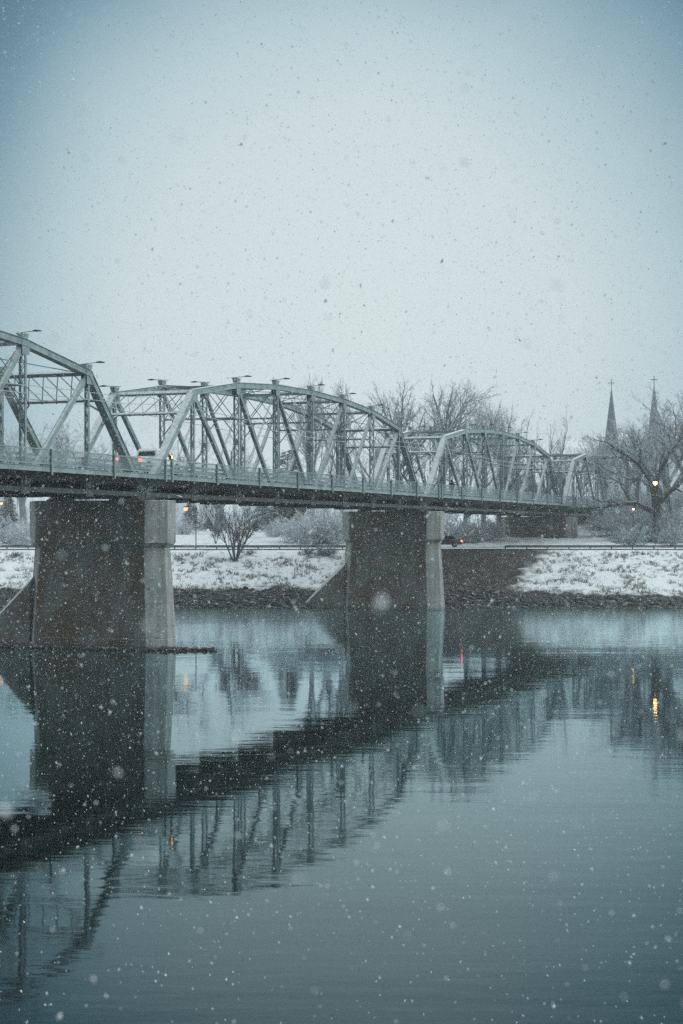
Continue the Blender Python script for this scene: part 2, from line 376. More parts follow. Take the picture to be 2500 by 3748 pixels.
tag(rd, kind='structure')

# ------------------------------------------------------------ bridge span
ZB = 10.85       # bottom chord centre
ZR, ZS = 12.40, 12.22
HN = [None, EYE+10.55, EYE+11.72, EYE+12.22, EYE+12.36, EYE+12.22, EYE+11.72, EYE+10.55]
def topz(i): return HN[i]
def laced(b, a, c, wt_, ds, pitch=.3, fl=.07, bar=.05):
    """built-up post: two channels side by side across the bridge, joined by zig-zag lacing on the faces that look along it"""
    a = Vector(a); c = Vector(c); d = (c-a).normalized(); u = Vector((0, 1, 0)); n = d.cross(u).normalized()
    for k in (-1, 1): b.bar(a+u*(wt_/2-fl*.25)*k, c+u*(wt_/2-fl*.25)*k, fl*.5, ds, n)
    for k in (-1, 1):
        for f in (-1, 1): b.bar(a+u*(wt_/2-fl*.5)*k+n*(ds/2)*f, c+u*(wt_/2-fl*.5)*k+n*(ds/2)*f, fl, .02, n)
    ln = (c-a).length; m = max(2, int(ln/pitch))
    for f in (-1, 1):
        k = 1; off = n*(ds/2+.012)*f
        for i in range(m):
            b.bar(a+d*(ln*i/m)+u*(wt_/2-fl)*k+off, a+d*(ln*(i+1)/m)-u*(wt_/2-fl)*k+off, bar, .02, n); k = -k
        for fr in (.03, .5, .97):
            p = a+d*(ln*fr)+off*1.02; b.bar(p-d*.22, p+d*.22, wt_*.94, .022, n)
def make_span():
    root = empty('truss_span', (0,0,ZB)); z0 = -ZB
    def V(s, t, z): return Vector((s, t, z+z0))
    st = M['steel']
    for t, out in ((0, -1), (WT, 1)):
        up = (0,0,1)
        # top chord
        b = MB()
        for i in range(1, 7):
            A, B = V(i*PN, t, HN[i]), V((i+1)*PN, t, HN[i+1]); d = (B-A).normalized(); A2, B2 = A-d*.12, B+d*.12
            b.bar(A2, B2, .40, .40, up)
            u = Vector((0,1,0)).cross(d)*-1
            if u.z < 0: u = -u
            b.bar(A2+u*.215, B2+u*.215, .54, .03, up)
            for sg in (-1, 1):
                b.bar(A2-u*.19+Vector((0, .225*sg, 0)), B2-u*.19+Vector((0, .225*sg, 0)), .07, .05, up)
        b.build('top_chord', st, root)
        # gussets
        for i in range(1, 8):
            b = MB()
            for sg in (-1, 1): b.box(i*PN-.42, i*PN+.42, t+.205*sg-.012+.012*sg, t+.205*sg+.012+.012*sg, HN[i]-.75+z0, HN[i]+.12+z0)
            b.build('gusset_plate', st, root)
        for i in range(0, 9):
            b = MB()
            for sg in (-1, 1): b.box(max(.05, i*PN-.55), min(L-.05, i*PN+.55), t+.19*sg-.012, t+.19*sg+.012, ZB-.3+z0, ZB+1.0+z0)
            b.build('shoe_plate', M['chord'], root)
        for i0, i1 in ((0, 1), (8, 7)):
            A = V(.25 if i0 == 0 else L-.25, t, ZB+.1); B = V(i1*PN, t, HN[i1]); b = MB(); b.bar(A, B, .42, .42, up)
            d = (B-A).normalized(); u = Vector((0,1,0)).cross(d)
            if u.z < 0: u = -u
            b.bar(A+u*.225, B+u*.225, .56, .03, up)
            for sg in (-1, 1): b.bar(A-u*.2+Vector((0, .235*sg, 0)), B-u*.2+Vector((0, .235*sg, 0)), .07, .05, up)
            b.build('end_post', st, root)
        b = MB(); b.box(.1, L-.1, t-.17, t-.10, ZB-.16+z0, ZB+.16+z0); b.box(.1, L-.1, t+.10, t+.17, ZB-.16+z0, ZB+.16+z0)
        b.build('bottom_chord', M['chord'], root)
        for i in range(2, 7):
            b = MB(); laced(b, V(i*PN, t, ZB+.1), V(i*PN, t, HN[i]-.1), .46, .18, .40, .075, .04); b.build('vertical_post', st, root)
        for i in (1, 7):
            b = MB(); laced(b, V(i*PN, t, ZB+.1), V(i*PN, t, HN[i]-.1), .30, .2, .95, .06, .045); b.build('hip_hanger', st, root)
        for i0, i1, w in ((1, 2, .34), (2, 3, .28), (3, 4, .22), (5, 4, .22), (6, 5, .28), (7, 6, .34)):
            b = MB(); A, B = V(i0*PN, t, HN[i0]-.15), V(i1*PN, t, ZB+.1); d = (B-A).normalized(); u = Vector((0,1,0)).cross(d).normalized()
            b.bar(A, B, .24, w*.8, u)
            for k in (-1, 1): b.bar(A+Vector((0, .13*k, 0)), B+Vector((0, .13*k, 0)), .018, w, u)
            b.build('diagonal', st, root)
        for i0, i1 in ((4, 3), (4, 5), (3, 2), (5, 6)):
            b = MB(); A, B = V(i0*PN, t, HN[i0]-.15), V(i1*PN, t, ZB+.1)
            for k in (-1, 1): b.bar(A+Vector((0, .06*k, 0)), B+Vector((0, .06*k, 0)), .03, .06)
            b.build('counter_rod', st, root)
    # portals in the end post planes
    for i0, i1 in ((0, 1), (8, 7)):
        b = MB(); A0 = V(.25 if i0 == 0 else L-.25, 0, ZB+.1); B0 = V(i1*PN, 0, HN[i1]); ax = (B0-A0); ln = ax.length; ax.normalize()
        hi, lo = B0, B0-ax*2.35; T = Vector((0, WT, 0)); nrm = ax.cross(Vector((0,1,0)))
        b.bar(hi, hi+T, .3, .2, nrm); b.bar(lo, lo+T, .2, .16, nrm)
        n = 6
        for q in range(n):
            for (a, c) in ((0, 1), (1, 0)):
                b.bar(hi*(1-a)+lo*a+T*q/n, hi*(1-c)+lo*c+T*(q+1)/n, .05, .07, nrm)
        for q in range(n+1): 
            for pz in (hi, lo): b.bar(pz+T*q/n-ax*.14, pz+T*q/n+ax*.14, .06, .24, nrm)
        for e, sg in ((0, 1), (1, -1)):
            b.bar(lo+T*e+Vector((0, .2*sg, 0))-ax*1.1, lo+T*e+Vector((0, 1.3*sg, 0)), .1, .1, nrm)
        b.build('portal_brace', st, root)
    for i in range(2, 7):
        b = MB(); h = HN[i]; dp = min(2.6, h-(HN[1]-1.9))
        b.bar(V(i*PN, .2, h-.05), V(i*PN, WT-.2, h-.05), .16, .22); b.bar(V(i*PN, .2, h-dp), V(i*PN, WT-.2, h-dp), .12, .14)
        n = 3
        for q in range(n):
            y0, y1 = .2+(WT-.4)*q/n, .2+(WT-.4)*(q+1)/n
            b.bar(V(i*PN, y0, h-.1), V(i*PN, y1, h-dp), .04, .06); b.bar(V(i*PN, y1, h-.1), V(i*PN, y0, h-dp), .04, .06)
        for y, y2 in ((.2, 1.2), (WT-.2, WT-1.2)): b.bar(V(i*PN, y, h-dp-1.2), V(i*PN, y2, h-dp), .06, .08)
        b.build('sway_frame', st, root)
    for i in range(1, 7):
        b = MB()
        b.bar(V(i*PN, .15, HN[i]+.05), V((i+1)*PN, WT-.15, HN[i+1]+.05), .07, .06); b.bar(V(i*PN, WT-.15, HN[i]-.04), V((i+1)*PN, .15, HN[i+1]-.04), .07, .06)
        b.build('lateral_brace', st, root)
    # floor system
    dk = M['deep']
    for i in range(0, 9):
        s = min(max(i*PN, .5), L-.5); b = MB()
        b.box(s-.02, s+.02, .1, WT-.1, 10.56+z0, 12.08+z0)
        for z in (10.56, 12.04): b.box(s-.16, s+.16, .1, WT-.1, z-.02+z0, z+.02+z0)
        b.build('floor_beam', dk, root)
        b = MB()       # cantilever bracket that carries the walkway
        b.bar(V(s, -.1, 12.02), V(s, -1.85, 12.02), .12, .10); b.bar(V(s, -.15, 10.95), V(s, -1.8, 11.98), .10, .09); b.bar(V(s, -1.0, 11.45), V(s, -1.0, 12.0), .06, .06)
        b.bar(V(s, -.19, 10.8), V(s, -.19, 12.1), .2, .04, (0,1,0))
        b.build('walkway_bracket', st, root)
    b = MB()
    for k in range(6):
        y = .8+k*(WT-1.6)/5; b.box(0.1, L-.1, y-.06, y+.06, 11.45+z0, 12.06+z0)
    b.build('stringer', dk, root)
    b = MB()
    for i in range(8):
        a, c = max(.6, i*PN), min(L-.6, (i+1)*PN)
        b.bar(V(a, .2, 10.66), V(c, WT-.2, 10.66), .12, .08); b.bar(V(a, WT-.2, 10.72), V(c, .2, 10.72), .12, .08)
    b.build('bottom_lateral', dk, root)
    b = MB(); b.box(.02, L-.02, .25, WT-.25, 12.10+z0, ZR+z0); b.build('roadway', M['asphalt'], root)
    b = MB()
    for t in (.30, WT-.30):      # guide rails between road and trusses
        for z in (12.75, 13.05): b.box(.1, L-.1, t-.04, t+.04, z-.09+z0, z+.09+z0)
        for k in range(32): b.box(1+k*2-.05, 1+k*2+.05, t-.03, t+.03, ZR-.02+z0, 13.1+z0)
    b.build('traffic_rail', st, root)
    b = MB(); b.box(.02, L-.02, -1.88, -.28, 12.10+z0, ZS+z0); b.build('walkway', M['asphalt'], root)
    b = MB(); b.box(.04, L-.04, -1.98, -1.90, 11.90+z0, 12.17+z0); b.box(.04, L-.04, -2.02, -1.9, 12.175+z0, 12.20+z0); b.box(.04, L-.04, -2.02, -1.9, 11.875+z0, 11.897+z0)
    b.build('fascia_beam', st, root)
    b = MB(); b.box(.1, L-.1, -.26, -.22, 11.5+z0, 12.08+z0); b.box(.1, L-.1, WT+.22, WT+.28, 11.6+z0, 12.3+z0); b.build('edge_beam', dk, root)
    # railing: top tube, bottom rail, diamond mesh, a post at every panel point
    TR = 13.25
    rr = MB(); rr.bar(V(.06, -1.95, TR-.02), V(L-.06, -1.95, TR-.02), .10, .075)
    rail = rr.build('railing', st, root)
    b = MB(); b.bar(V(.06, -1.95, 12.34), V(L-.06, -1.95, 12.34), .05, .06); b.build('bottom_rail', st, rail)
    b = MB(); st_ = .17; H = TR-.08-12.36; n = int((L+H)/st_)
    for k in range(n):
        for sg in (-1, 1):
            x0 = k*st_-H; x1 = k*st_; za, zc = 12.36, TR-.08
            if x0 < .1: za += (.1-x0)*(zc-za)/H; x0 = .1
            if x1 > L-.1: zc -= (x1-(L-.1)); x1 = L-.1
            if x1 <= x0+.05: continue
            y = -1.95+.008*sg; p = V(x0, y, za if sg > 0 else TR-.08-(za-12.36)); q = V(x1, y, zc if sg > 0 else 12.36+(TR-.08-zc))
            b.bar(p, q, .006, .023, (0,1,0) if False else (0,0,1))
    b.build('mesh_panel', M['mesh'], rail)
    for i in range(0, 9):
        s = min(max(i*PN, .5), L-.5)
        b = MB(); b.box(s-.09, s+.09, -2.10, -2.00, 11.70+z0, TR+.02+z0); b.box(s-.03, s+.03, -2.0, -1.90, 11.75+z0, TR+z0); b.build('rail_post', st, rail)
    rr = MB(); fy = WT+.75
    rr.bar(V(.06, fy, TR), V(L-.06, fy, TR), .07, .06)
    for z in (12.5, 12.75, 13.0): rr.bar(V(.06, fy, z), V(L-.06, fy, z), .03, .05)
    for k in range(33): rr.box(max(.1, k*2-.04), min(L-.1, k*2+.04), fy-.03, fy+.03, 12.0+z0, TR+z0)
    rr.box(.05, L-.05, WT+.3, WT+.85, 11.98+z0, 12.1+z0)
    rr.build('far_railing', st, root)
    return root
G_SPAN = 'truss spans of the bridge'
protos = make_span()
span_names = ['nearest steel truss span, cut off by the left edge of the photo',
              'steel truss span carrying the white pickup, between the two river piers',
              'third steel truss span, over the bank slope, hooded walker at its start',
              'farthest and smallest steel truss span, ending among the bare trees']
spans = []
for k in range(4):
    o = protos if k == 0 else copy_tree(protos)
    tag(o, span_names[k], 'bridge span', G_SPAN); p = BP((k-1)*L, 0, ZB); o.location = p; o.rotation_euler = (0, 0, PHI); spans.append(o)

# ------------------------------------------------------------ lamps on top of the chords
def make_chord_lamp():
    r = empty('chord_lamp')
    b = MB(); b.loft([[(-.30,-.16,0),(.30,-.16,0),(.30,.16,0),(-.30,.16,0)], [(-.42,-.2,.34),(.42,-.2,.34),(.42,.2,.34),(-.42,.2,.34)]])
    b.build('bracket', M['steel'], r)
    b = MB(); b.tube((0,.5,.38), (0,-.75,.46), .035, .03, 6); b.build('arm', M['steel'], r)
    b = MB(); b.loft([[(-.05,-.7,.43),(.05,-.7,.43),(.05,-.7,.5),(-.05,-.7,.5)], [(-.10,-.95,.41),(.10,-.95,.41),(.08,-.95,.54),(-.08,-.95,.54)], [(-.08,-1.3,.42),(.08,-1.3,.42),(.05,-1.3,.48),(-.05,-1.3,.48)]])
    b.build('lamp_head', M['lampdark'], r)
    return r
cl = make_chord_lamp(); first = True
ORD = ['first', 'second', 'third', 'fourth', 'fifth', 'sixth', 'seventh']
short = ['nearest truss span', 'middle truss span', 'third truss span', 'farthest truss span']
for k in range(3):
    for t, side in ((0, 'near'), (WT, 'far')):
        if k == 0: nodes = [5, 6, 7]
        elif side == 'near': nodes = [2, 3, 4, 5, 6]
        else: nodes = [1, 2, 3, 4, 5]
        for j, i in enumerate(nodes):
            o = cl if first else copy_tree(cl); first = False
            o.location = BP((k-1)*L+i*PN, t, HN[i]+.225); o.rotation_euler = (0, 0, PHI+(0 if side == 'near' else pi))
            tag(o, 'dark lamp on the %s chord of the %s, %s from its left' % (side, short[k], ORD[j]), 'lamp', 'lamps along the top chords')

# cables strung along the near truss
def cable(z, t, label):
    b = MB(); prev = None
    for k in range(-1, 3):
        for q in range(0, 17):
            s = k*L+L*q/16; zz = z-.5*sin(pi*q/16)**2+.25*(1 if q in (0, 16) else 0)
            p = BP(s, t, zz)
            if prev: b.tube(prev, p, .03, .03, 4, False)
            prev = p
    tag(b.build('overhead_cable', M['cable']), label, 'cable', 'cables along the bridge')
cable(EYE+9.3, -.55, 'uppermost pale cable sagging along the near trusses')
cable(EYE+8.8, -.75, 'second pale cable just below the uppermost one along the near trusses')
cable(EYE+8.9, WT*.5, 'pale cable running through the trusses above the roadway')

# ------------------------------------------------------------ piers
def ring(t0, t1, hs, ch, z):      # octagonal plan, s = x, t = y
    return [(-hs, t0+ch, z), (-hs, t1-ch, z), (-hs+ch, t1, z), (hs-ch, t1, z), (hs, t1-ch, z), (hs, t0+ch, z), (hs-ch, t0, z), (-hs+ch, t0, z)]
def make_pier(base=-1.5, nose=True):
    r = empty('bridge_pier'); c = M['concrete']; m0, m1 = -2.25, WT+2.25
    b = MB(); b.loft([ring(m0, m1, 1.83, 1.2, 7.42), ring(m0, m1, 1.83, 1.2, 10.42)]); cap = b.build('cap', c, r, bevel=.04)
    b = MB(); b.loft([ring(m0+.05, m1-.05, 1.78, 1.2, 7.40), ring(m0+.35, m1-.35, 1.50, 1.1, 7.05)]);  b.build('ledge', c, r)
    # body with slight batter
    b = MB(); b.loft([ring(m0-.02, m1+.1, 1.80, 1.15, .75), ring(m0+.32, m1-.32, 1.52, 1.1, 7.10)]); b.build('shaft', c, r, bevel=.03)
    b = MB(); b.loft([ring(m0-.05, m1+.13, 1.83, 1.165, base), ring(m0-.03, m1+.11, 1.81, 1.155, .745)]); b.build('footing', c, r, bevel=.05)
    if nose:   # ice breaking nose that slopes down into the river
        y0 = m1-.5; zt = 5.4; yr = 5.6
        def nr(y, w, z, zb=base):
            zz = max(z-.72*w/1.5-.1, zb+.01); return [(-w, y, zb), (w, y, zb), (w, y, zz), (w-1.2*w/1.5, y, z), (-w+1.2*w/1.5, y, z), (-w, y, zz)]
        b = MB(); b.loft([nr(y0, 1.5, zt), nr(y0+yr*.5, 1.15, zt*.5+.05), nr(y0+yr, .62, 0.02), nr(y0+yr+1.2, .4, -1.2)]); b.build('ice_nose', c, r)
    for s, y, nm in ((-.95, 0, 'bearing'), (.95, 0, 'bearing'), (-.95, WT, 'bearing'), (.95, WT, 'bearing')):
        b = MB(); b.box(s-.45, s+.45, y-.4, y+.4, 10.42, 10.52); b.prism([(s-.38, 10.52), (s+.38, 10.52), (s+.15, 10.70), (s-.15, 10.70)], y-.3, y+.3); b.build('bearing', M['deep'], r)
    b = MB(); b.box(-2.05, -1.75, 1.6, 4.9, 10.50, 10.56); b.box(-2.05, -1.6, -3.6, -1.6, 10.66, 10.72); b.bar((-1.8, -3.6, 10.69), (-1.8, -3.9, 10.6), .3, .05); b.box(-2.05, -1.6, WT+.6, WT+2.6, 10.66, 10.72)
    b.build('service_plank', M['galv'], r)
    return r
pier_lab = ['massive concrete river pier at the left, nearest of the three', 'concrete river pier in the middle, standing just off the far bank',
            'dark concrete pier on land, smallest and farthest, behind the bank road', ]
pp = make_pier()
for k in range(3):
    o = pp if k == 0 else (copy_tree(pp) if k == 1 else make_pier(5.0, False))
    o.location = BP(k*L, 0, 0); o.rotation_euler = (0, 0, PHI); tag(o, pier_lab[k], 'bridge pier', 'concrete piers of the bridge')
# abutment at the far end
ab = empty('bridge_abutment', BP(3*L, 0, 0), PHI); tag(ab, 'dark concrete abutment under the end of the farthest span', 'abutment')
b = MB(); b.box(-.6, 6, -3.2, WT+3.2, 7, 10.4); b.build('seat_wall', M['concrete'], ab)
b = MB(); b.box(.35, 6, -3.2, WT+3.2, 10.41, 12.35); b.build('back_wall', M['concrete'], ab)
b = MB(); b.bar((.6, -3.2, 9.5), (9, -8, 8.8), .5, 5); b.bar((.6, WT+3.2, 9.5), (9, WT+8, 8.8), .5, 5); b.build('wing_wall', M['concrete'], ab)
ar = MB()
for s0 in range(0, 12): 
    p, q = BP(3*L+.5+s0*10, .2), BP(3*L+.5+s0*10, WT-.2); p2, q2 = BP(3*L+10.5+s0*10, .2), BP(3*L+10.5+s0*10, WT-.2)
    k = len(ar.v); ar.v += [(p.x, p.y, 12.39), (q.x, q.y, 12.39), (q2.x, q2.y, 12.39), (p2.x, p2.y, 12.39)]; ar.f.append((k, k+1, k+2, k+3))
tag(ar.build('approach_road', M['asphalt']), kind='structure')

# rocks at the foot of the first pier and riprap along the far shore
R = random.Random(5)
b = MB()
for k in range(230):
    u = R.random(); t = -2.0-u*3.7; s = -1.5+R.uniform(-.5, .5)*(1-u*.6)+u*1.2
    p = BP(s, t); r = R.uniform(.10, .26)*(1.15-u*.35)
    b.blob((p.x, p.y, R.uniform(-.02, .12)), r, R, squash=(1.2, 1, .7))
for k in range(320):
    t = R.uniform(-2, WT+6); p = BP(-2.05-R.random()*.35, t); b.blob((p.x, p.y, R.uniform(-.06, .10)), R.uniform(.12, .3), R, squash=(1.3, 1, .6))
tag(b.build('rock_rubble', M['rock']), 'low line of dark rocks at the waterline around the nearest pier', 'rocks', kind='stuff')
b = MB()
for k in range(5200):
    X = R.uniform(-62, 72); y = R.uniform(-.6, (4.6 if X < 18 else 2.9)+1.2*mn.noise((X*.15, 2, 2))); Y = shore(X)+y
    r = R.uniform(.10, .34)*(1.25 if R.random() < .12 else 1); b.blob((X, Y, land_h(X, Y)+r*.2), r, R, squash=(1.25, 1, .75))
tag(b.build('riprap', M['rock']), 'band of dark rocks along the far waterline', 'rocks', kind='stuff')
M['drygrass'] = twig_mat('dry_grass', (.15, .125, .085), .5)
b = MB()
for k in range(8000):
    X = R.uniform(-60, 72); y = 3.0+15.8*R.random(); Y = shore(X)+y
    q = mn.noise((X*.35, Y*.5, 7))
    if q < -.02+R.uniform(-.15, .25): continue
    z = land_h(X, Y)
    for j in range(7):
        a = R.uniform(0, 2*pi); h = R.uniform(.15, .5); w = .03; dx, dy = cos(a)*h*.7, sin(a)*h*.7
        ox, oy = R.uniform(-.2, .2), R.uniform(-.2, .2)
        kk = len(b.v); b.v += [(X+ox-w, Y+oy, z-.05), (X+ox+w, Y+oy, z-.05), (X+ox+dx, Y+oy+dy, z+h)]; b.f.append((kk, kk+1, kk+2))
tag(b.build('dry_grass', M['drygrass']), 'dry grass tufts poking through the snow of the far bank', 'grass', kind='stuff')

# ------------------------------------------------------------ trees
def wander(rng, d, a):
    v = Vector((rng.gauss(0, a), rng.gauss(0, a), rng.gauss(0, a))); return (d+v).normalized()
def grow(rng, P, big, small, p, d, ln, r, lev):
    segs = 5 if lev <= 1 else (4 if lev == 2 else 3); pts = [Vector(p)]; rs = [r]; dirs = [d]
    tgt = big if lev <= P.get('biglev', 2) else small; ns = 6 if lev <= 1 else (4 if lev == 2 else 3)
    r1 = r*P['taper'][min(lev, len(P['taper'])-1)]
    for i in range(segs):
        d = wander(rng, d, P['wig'][min(lev, len(P['wig'])-1)]); d = (d+Vector((0, 0, P['up'][min(lev, len(P['up'])-1)]))).normalized()
        q = pts[-1]+d*(ln/segs); rr = r+(r1-r)*(i+1)/segs
        tgt.tube(pts[-1], q, rs[-1], rr, ns, False); pts.append(q); rs.append(rr); dirs.append(d)
    if lev >= P['lev']: return
    n = P['n'][lev]; n = max(1, int(n+rng.uniform(-.5, .99)))
    lo = P['start'][min(lev, len(P['start'])-1)]
    for k in range(n):
        f = lo+(1-lo)*(k+rng.random())/n if k < n-1 else 1.0
        x = f*segs; i = min(segs-1, int(x)); fr = x-i
        q = pts[i].lerp(pts[i+1], fr); dd = dirs[i+1]; rr = rs[i]+(rs[i+1]-rs[i])*fr
        ax = dd.orthogonal().normalized(); ax.rotate(Matrix.Rotation(rng.uniform(0, 2*pi), 3, dd))
        ang = radians(rng.uniform(*P['ang'][min(lev, len(P['ang'])-1)]))
        if f == 1.0: ang *= .4
        nd = (dd*cos(ang)+ax*sin(ang)).normalized()
        nl = ln*P['len'][min(lev, len(P['len'])-1)]*rng.uniform(.7, 1.15)*(1-.35*(f-lo)/(1-lo+1e-6) if f < 1 else .65)
        grow(rng, P, big, small, q, nd, nl, max(P['rmin'], min(rr*.85, rr*P['rk'][min(lev, len(P['rk'])-1)])), lev+1)
def make_tree(name, seed, P, m1='bark', m2='twig', stems=1):
    rng = random.Random(seed); big, small = MB(), MB()
    for s in range(stems):
        d = Vector((0, 0, 1))
        if stems > 1:
            a = 2*pi*s/stems+rng.uniform(-.3, .3); l = rng.uniform(.15, P.get('spread', .6)); d = Vector((cos(a)*l, sin(a)*l, 1)).normalized()
        elif 'lean' in P: d = Vector(P['lean']).normalized()
        grow(rng, P, big, small, (0, 0, -.3), d, P['h']*rng.uniform(.9, 1.1), P['r'], 0)
    r = empty(name); big.build('trunk', M[m1], r); small.build('crown', M[m2], r); return r
COTTON = dict(h=6.5, r=.5, lev=5, n=[6, 6, 6, 5, 5], start=[.45, .3, .25, .2, .15], ang=[(28, 58), (25, 55), (25, 60), (25, 60), (25, 60)],
              len=[1.25, .66, .58, .55, .6], taper=[.6, .45, .4, .4, .4], rk=[.6, .55, .5, .5, .6], wig=[.06, .14, .18, .2, .22, .22], up=[.05, .05, .03, .02, .02, .02], rmin=.013)
UPRIGHT = dict(COTTON, h=8.0, r=.4, n=[8, 6, 6, 5, 4], ang=[(15, 35), (15, 35), (18, 40), (20, 45), (20, 45)], up=[.05, .12, .12, .1, .08, .06], len=[1.05, .6, .55, .5, .5])
SPREAD = dict(COTTON, h=5.5, r=.62, n=[6, 6, 6, 6, 4], ang=[(35, 75), (30, 65), (30, 65), (25, 60), (25, 60)], len=[1.75, .58, .52, .5, .5], wig=[.08, .2, .24, .24, .24, .24], up=[.02, .04, .02, .01, 0, 0], lean=(-.15, 0, 1))
ROUND = dict(COTTON, h=9.5, r=.42, lev=4, n=[11, 8, 7, 6], start=[.5, .25, .2, .15], ang=[(15, 78), (20, 55), (22, 60), (25, 60)], len=[.68, .6, .52, .5],
             wig=[.05, .10, .13, .16, .2], up=[.05, .05, .03, .02, .02], rk=[.5, .5, .5, .5], rmin=.015)
SHRUB = dict(h=3.4, r=.085, lev=3, n=[7, 7, 6], start=[.3, .25, .2], ang=[(14, 40), (18, 42), (20, 50)], len=[.62, .55, .5], taper=[.45, .4, .4], rk=[.55, .55, .6], wig=[.07, .1, .14, .15], up=[.05, .05, .03, .02], rmin=.014, spread=.62, biglev=1)
BUSH = dict(h=2.0, r=.05, lev=3, n=[7, 6, 6], start=[.15, .15, .15], ang=[(20, 60), (25, 65), (25, 70)], len=[.7, .6, .5], taper=[.5, .4, .4], rk=[.6, .6, .6], wig=[.15, .2, .25, .25], up=[.02, .0, .0, 0], rmin=.014, spread=1.1, biglev=0)
def make_spruce(seed, h=14):
    rng = random.Random(seed); big, c = MB(), MB(); big.tube((0,0,-.3), (0,0,h*.97), .25, .03, 6)
    z = h*.08
    while z < h:
        rad = (1-z/h)**.85*h*.24+.1; n = int(7+rad*5)
        for k in range(n):
            a = rng.uniform(0, 2*pi); rl = rad*rng.uniform(.65, 1.1); dx, dy = cos(a), sin(a); dr = rl*.35
            m = int(5+rl*4)
            for j in range(m):
                f = (j+.3)/m; x, y, zz = dx*rl*f, dy*rl*f, z-dr*f*f+rng.uniform(-.25, .25); w = .30*(1.1-f)+.12
                b2 = a+rng.choice((-1, 1))*rng.uniform(.5, 1.2); kk = len(c.v)
                c.v += [(x, y, zz+.06), (x+cos(b2)*w-dy*.1, y+sin(b2)*w+dx*.1, zz-.12), (x+cos(b2)*w+dx*.25, y+sin(b2)*w+dy*.25, zz-.05)]; c.f.append((kk, kk+1, kk+2))
        z += .42
    r = empty('spruce_tree'); big.build('trunk', M['bark'], r); c.build('crown', M['spruce'], r); return r

GT = 'bare trees behind the bridge'
PR = {}
def place(key, maker, px, Y, topy, label, cat='tree', group=GT, rz=0, base_h=None, zoff=0, wide=1):
    """stands a copy of a kind at picture column px and distance Y, scaled so its top is topy high"""
    if key not in PR:
        o = maker(); cr = [x for x in ALL() if x.parent == o]; zs = sorted(v.co.z for x in cr for v in x.data.vertices); hh = zs[int(len(zs)*.985)]
        PR[key] = (o, hh); new = o
    else: new = copy_tree(PR[key][0])
    X = P2(px, Y); zb = land_h(X, Y)+zoff; sc = (PZ(topy, Y)-zb)/PR[key][1]
    new.location = (X, Y, zb); new.rotation_euler = (0, 0, rz); new.scale = (sc*wide, sc*wide, sc); tag(new, label, cat, group); return new
mk = dict(r1=lambda: make_tree('cottonwood_tree', 71, ROUND), r2=lambda: make_tree('cottonwood_tree', 83, dict(ROUND, lean=(.12, 0, 1))), c1=lambda: make_tree('cottonwood_tree', 11, COTTON), c2=lambda: make_tree('cottonwood_tree', 23, COTTON), u1=lambda: make_tree('poplar_tree', 31, UPRIGHT),
          sp=lambda: make_tree('cottonwood_tree', 47, SPREAD, m1='bark_dark', m2='twig_dark'), sp2=lambda: make_tree('cottonwood_tree', 58, dict(SPREAD, lean=(.2, 0, 1)), m1='bark', m2='twig'),
          sh=lambda: make_tree('shrub_tree', 7, SHRUB, m1='stem', m2='stem', stems=7), bw=lambda: make_tree('frosted_bush', 3, BUSH, m1='twig_white', m2='twig_white', stems=14),
          bd=lambda: make_tree('bare_bush', 9, BUSH, m1='twig_dark', m2='twig_dark', stems=14), bt=lambda: make_tree('bare_bush', 19, BUSH, m1='twig', m2='twig', stems=16), s1=lambda: make_spruce(2), s2=lambda: make_spruce(8, 11))
def T(key, *a, **k): return place(key, mk[key], *a, **k)
# big trees on the skyline
T('r1', 1462, 240, 1412, 'tall bare tree with a rounded crown above the right hip of the middle span', rz=1.0, wide=.9)
T('r2', 1590, 236, 1402, 'tall bare tree with a slanting forked trunk above the left hip of the third span', rz=.3, wide=1.0)
T('u1', 1140, 268, 1392, 'pale bare tree with upright twigs rising behind the middle span, left of two', rz=.3, wide=.65)
T('u1', 1255, 275, 1400, 'pale bare tree with upright twigs rising behind the middle span, right of two', rz=2.2, wide=.6)
T('r1', 1770, 250, 1472, 'bare tree behind the crest of the third truss span', rz=4.0, wide=.7)
T('r2', 1872, 262, 1490, 'bare tree behind the right half of the third truss span', rz=3.3, wide=.8)
T('sp2', 2000, 275, 1525, 'thin leaning bare tree above the right hip of the third span', rz=.4, wide=.6)
T('sp', 2425, 226, 1478, 'big gnarled bare tree with a long arching limb, in front of the right spire', rz=.2, wide=.82)
T('c1', 2470, 236, 1440, 'dark bare tree at the right edge with a forked trunk, beside the gnarled one', rz=5.0)
T('u1', 2540, 244, 1425, 'tall bare tree cut by the right edge of the photo', rz=1.9)
T('c2', 2315, 300, 1530, 'hazy bare tree between the two church spires', rz=1.5)
T('u1', 2215, 290, 1590, 'low hazy bare tree below the left spire', rz=.9, wide=1.3)
T('sp2', 2380, 285, 1560, 'hazy bare tree tangled behind the big gnarled one', rz=3.9)
T('r1', 2300, 262, 1600, 'frosted bare tree in front of the farthest span, between the spires', rz=2.2, wide=1.0)
T('r2', 2345, 250, 1560, 'frosted bare tree left of the forked dark trunk at the right', rz=4.1, wide=1.1)
T('r1', 2520, 234, 1500, 'frosted bare tree in the right corner beside the big gnarled one', rz=.8, wide=1.1)
T('c2', 2120, 310, 1640, 'faint bare tree behind the farthest span', rz=.2)
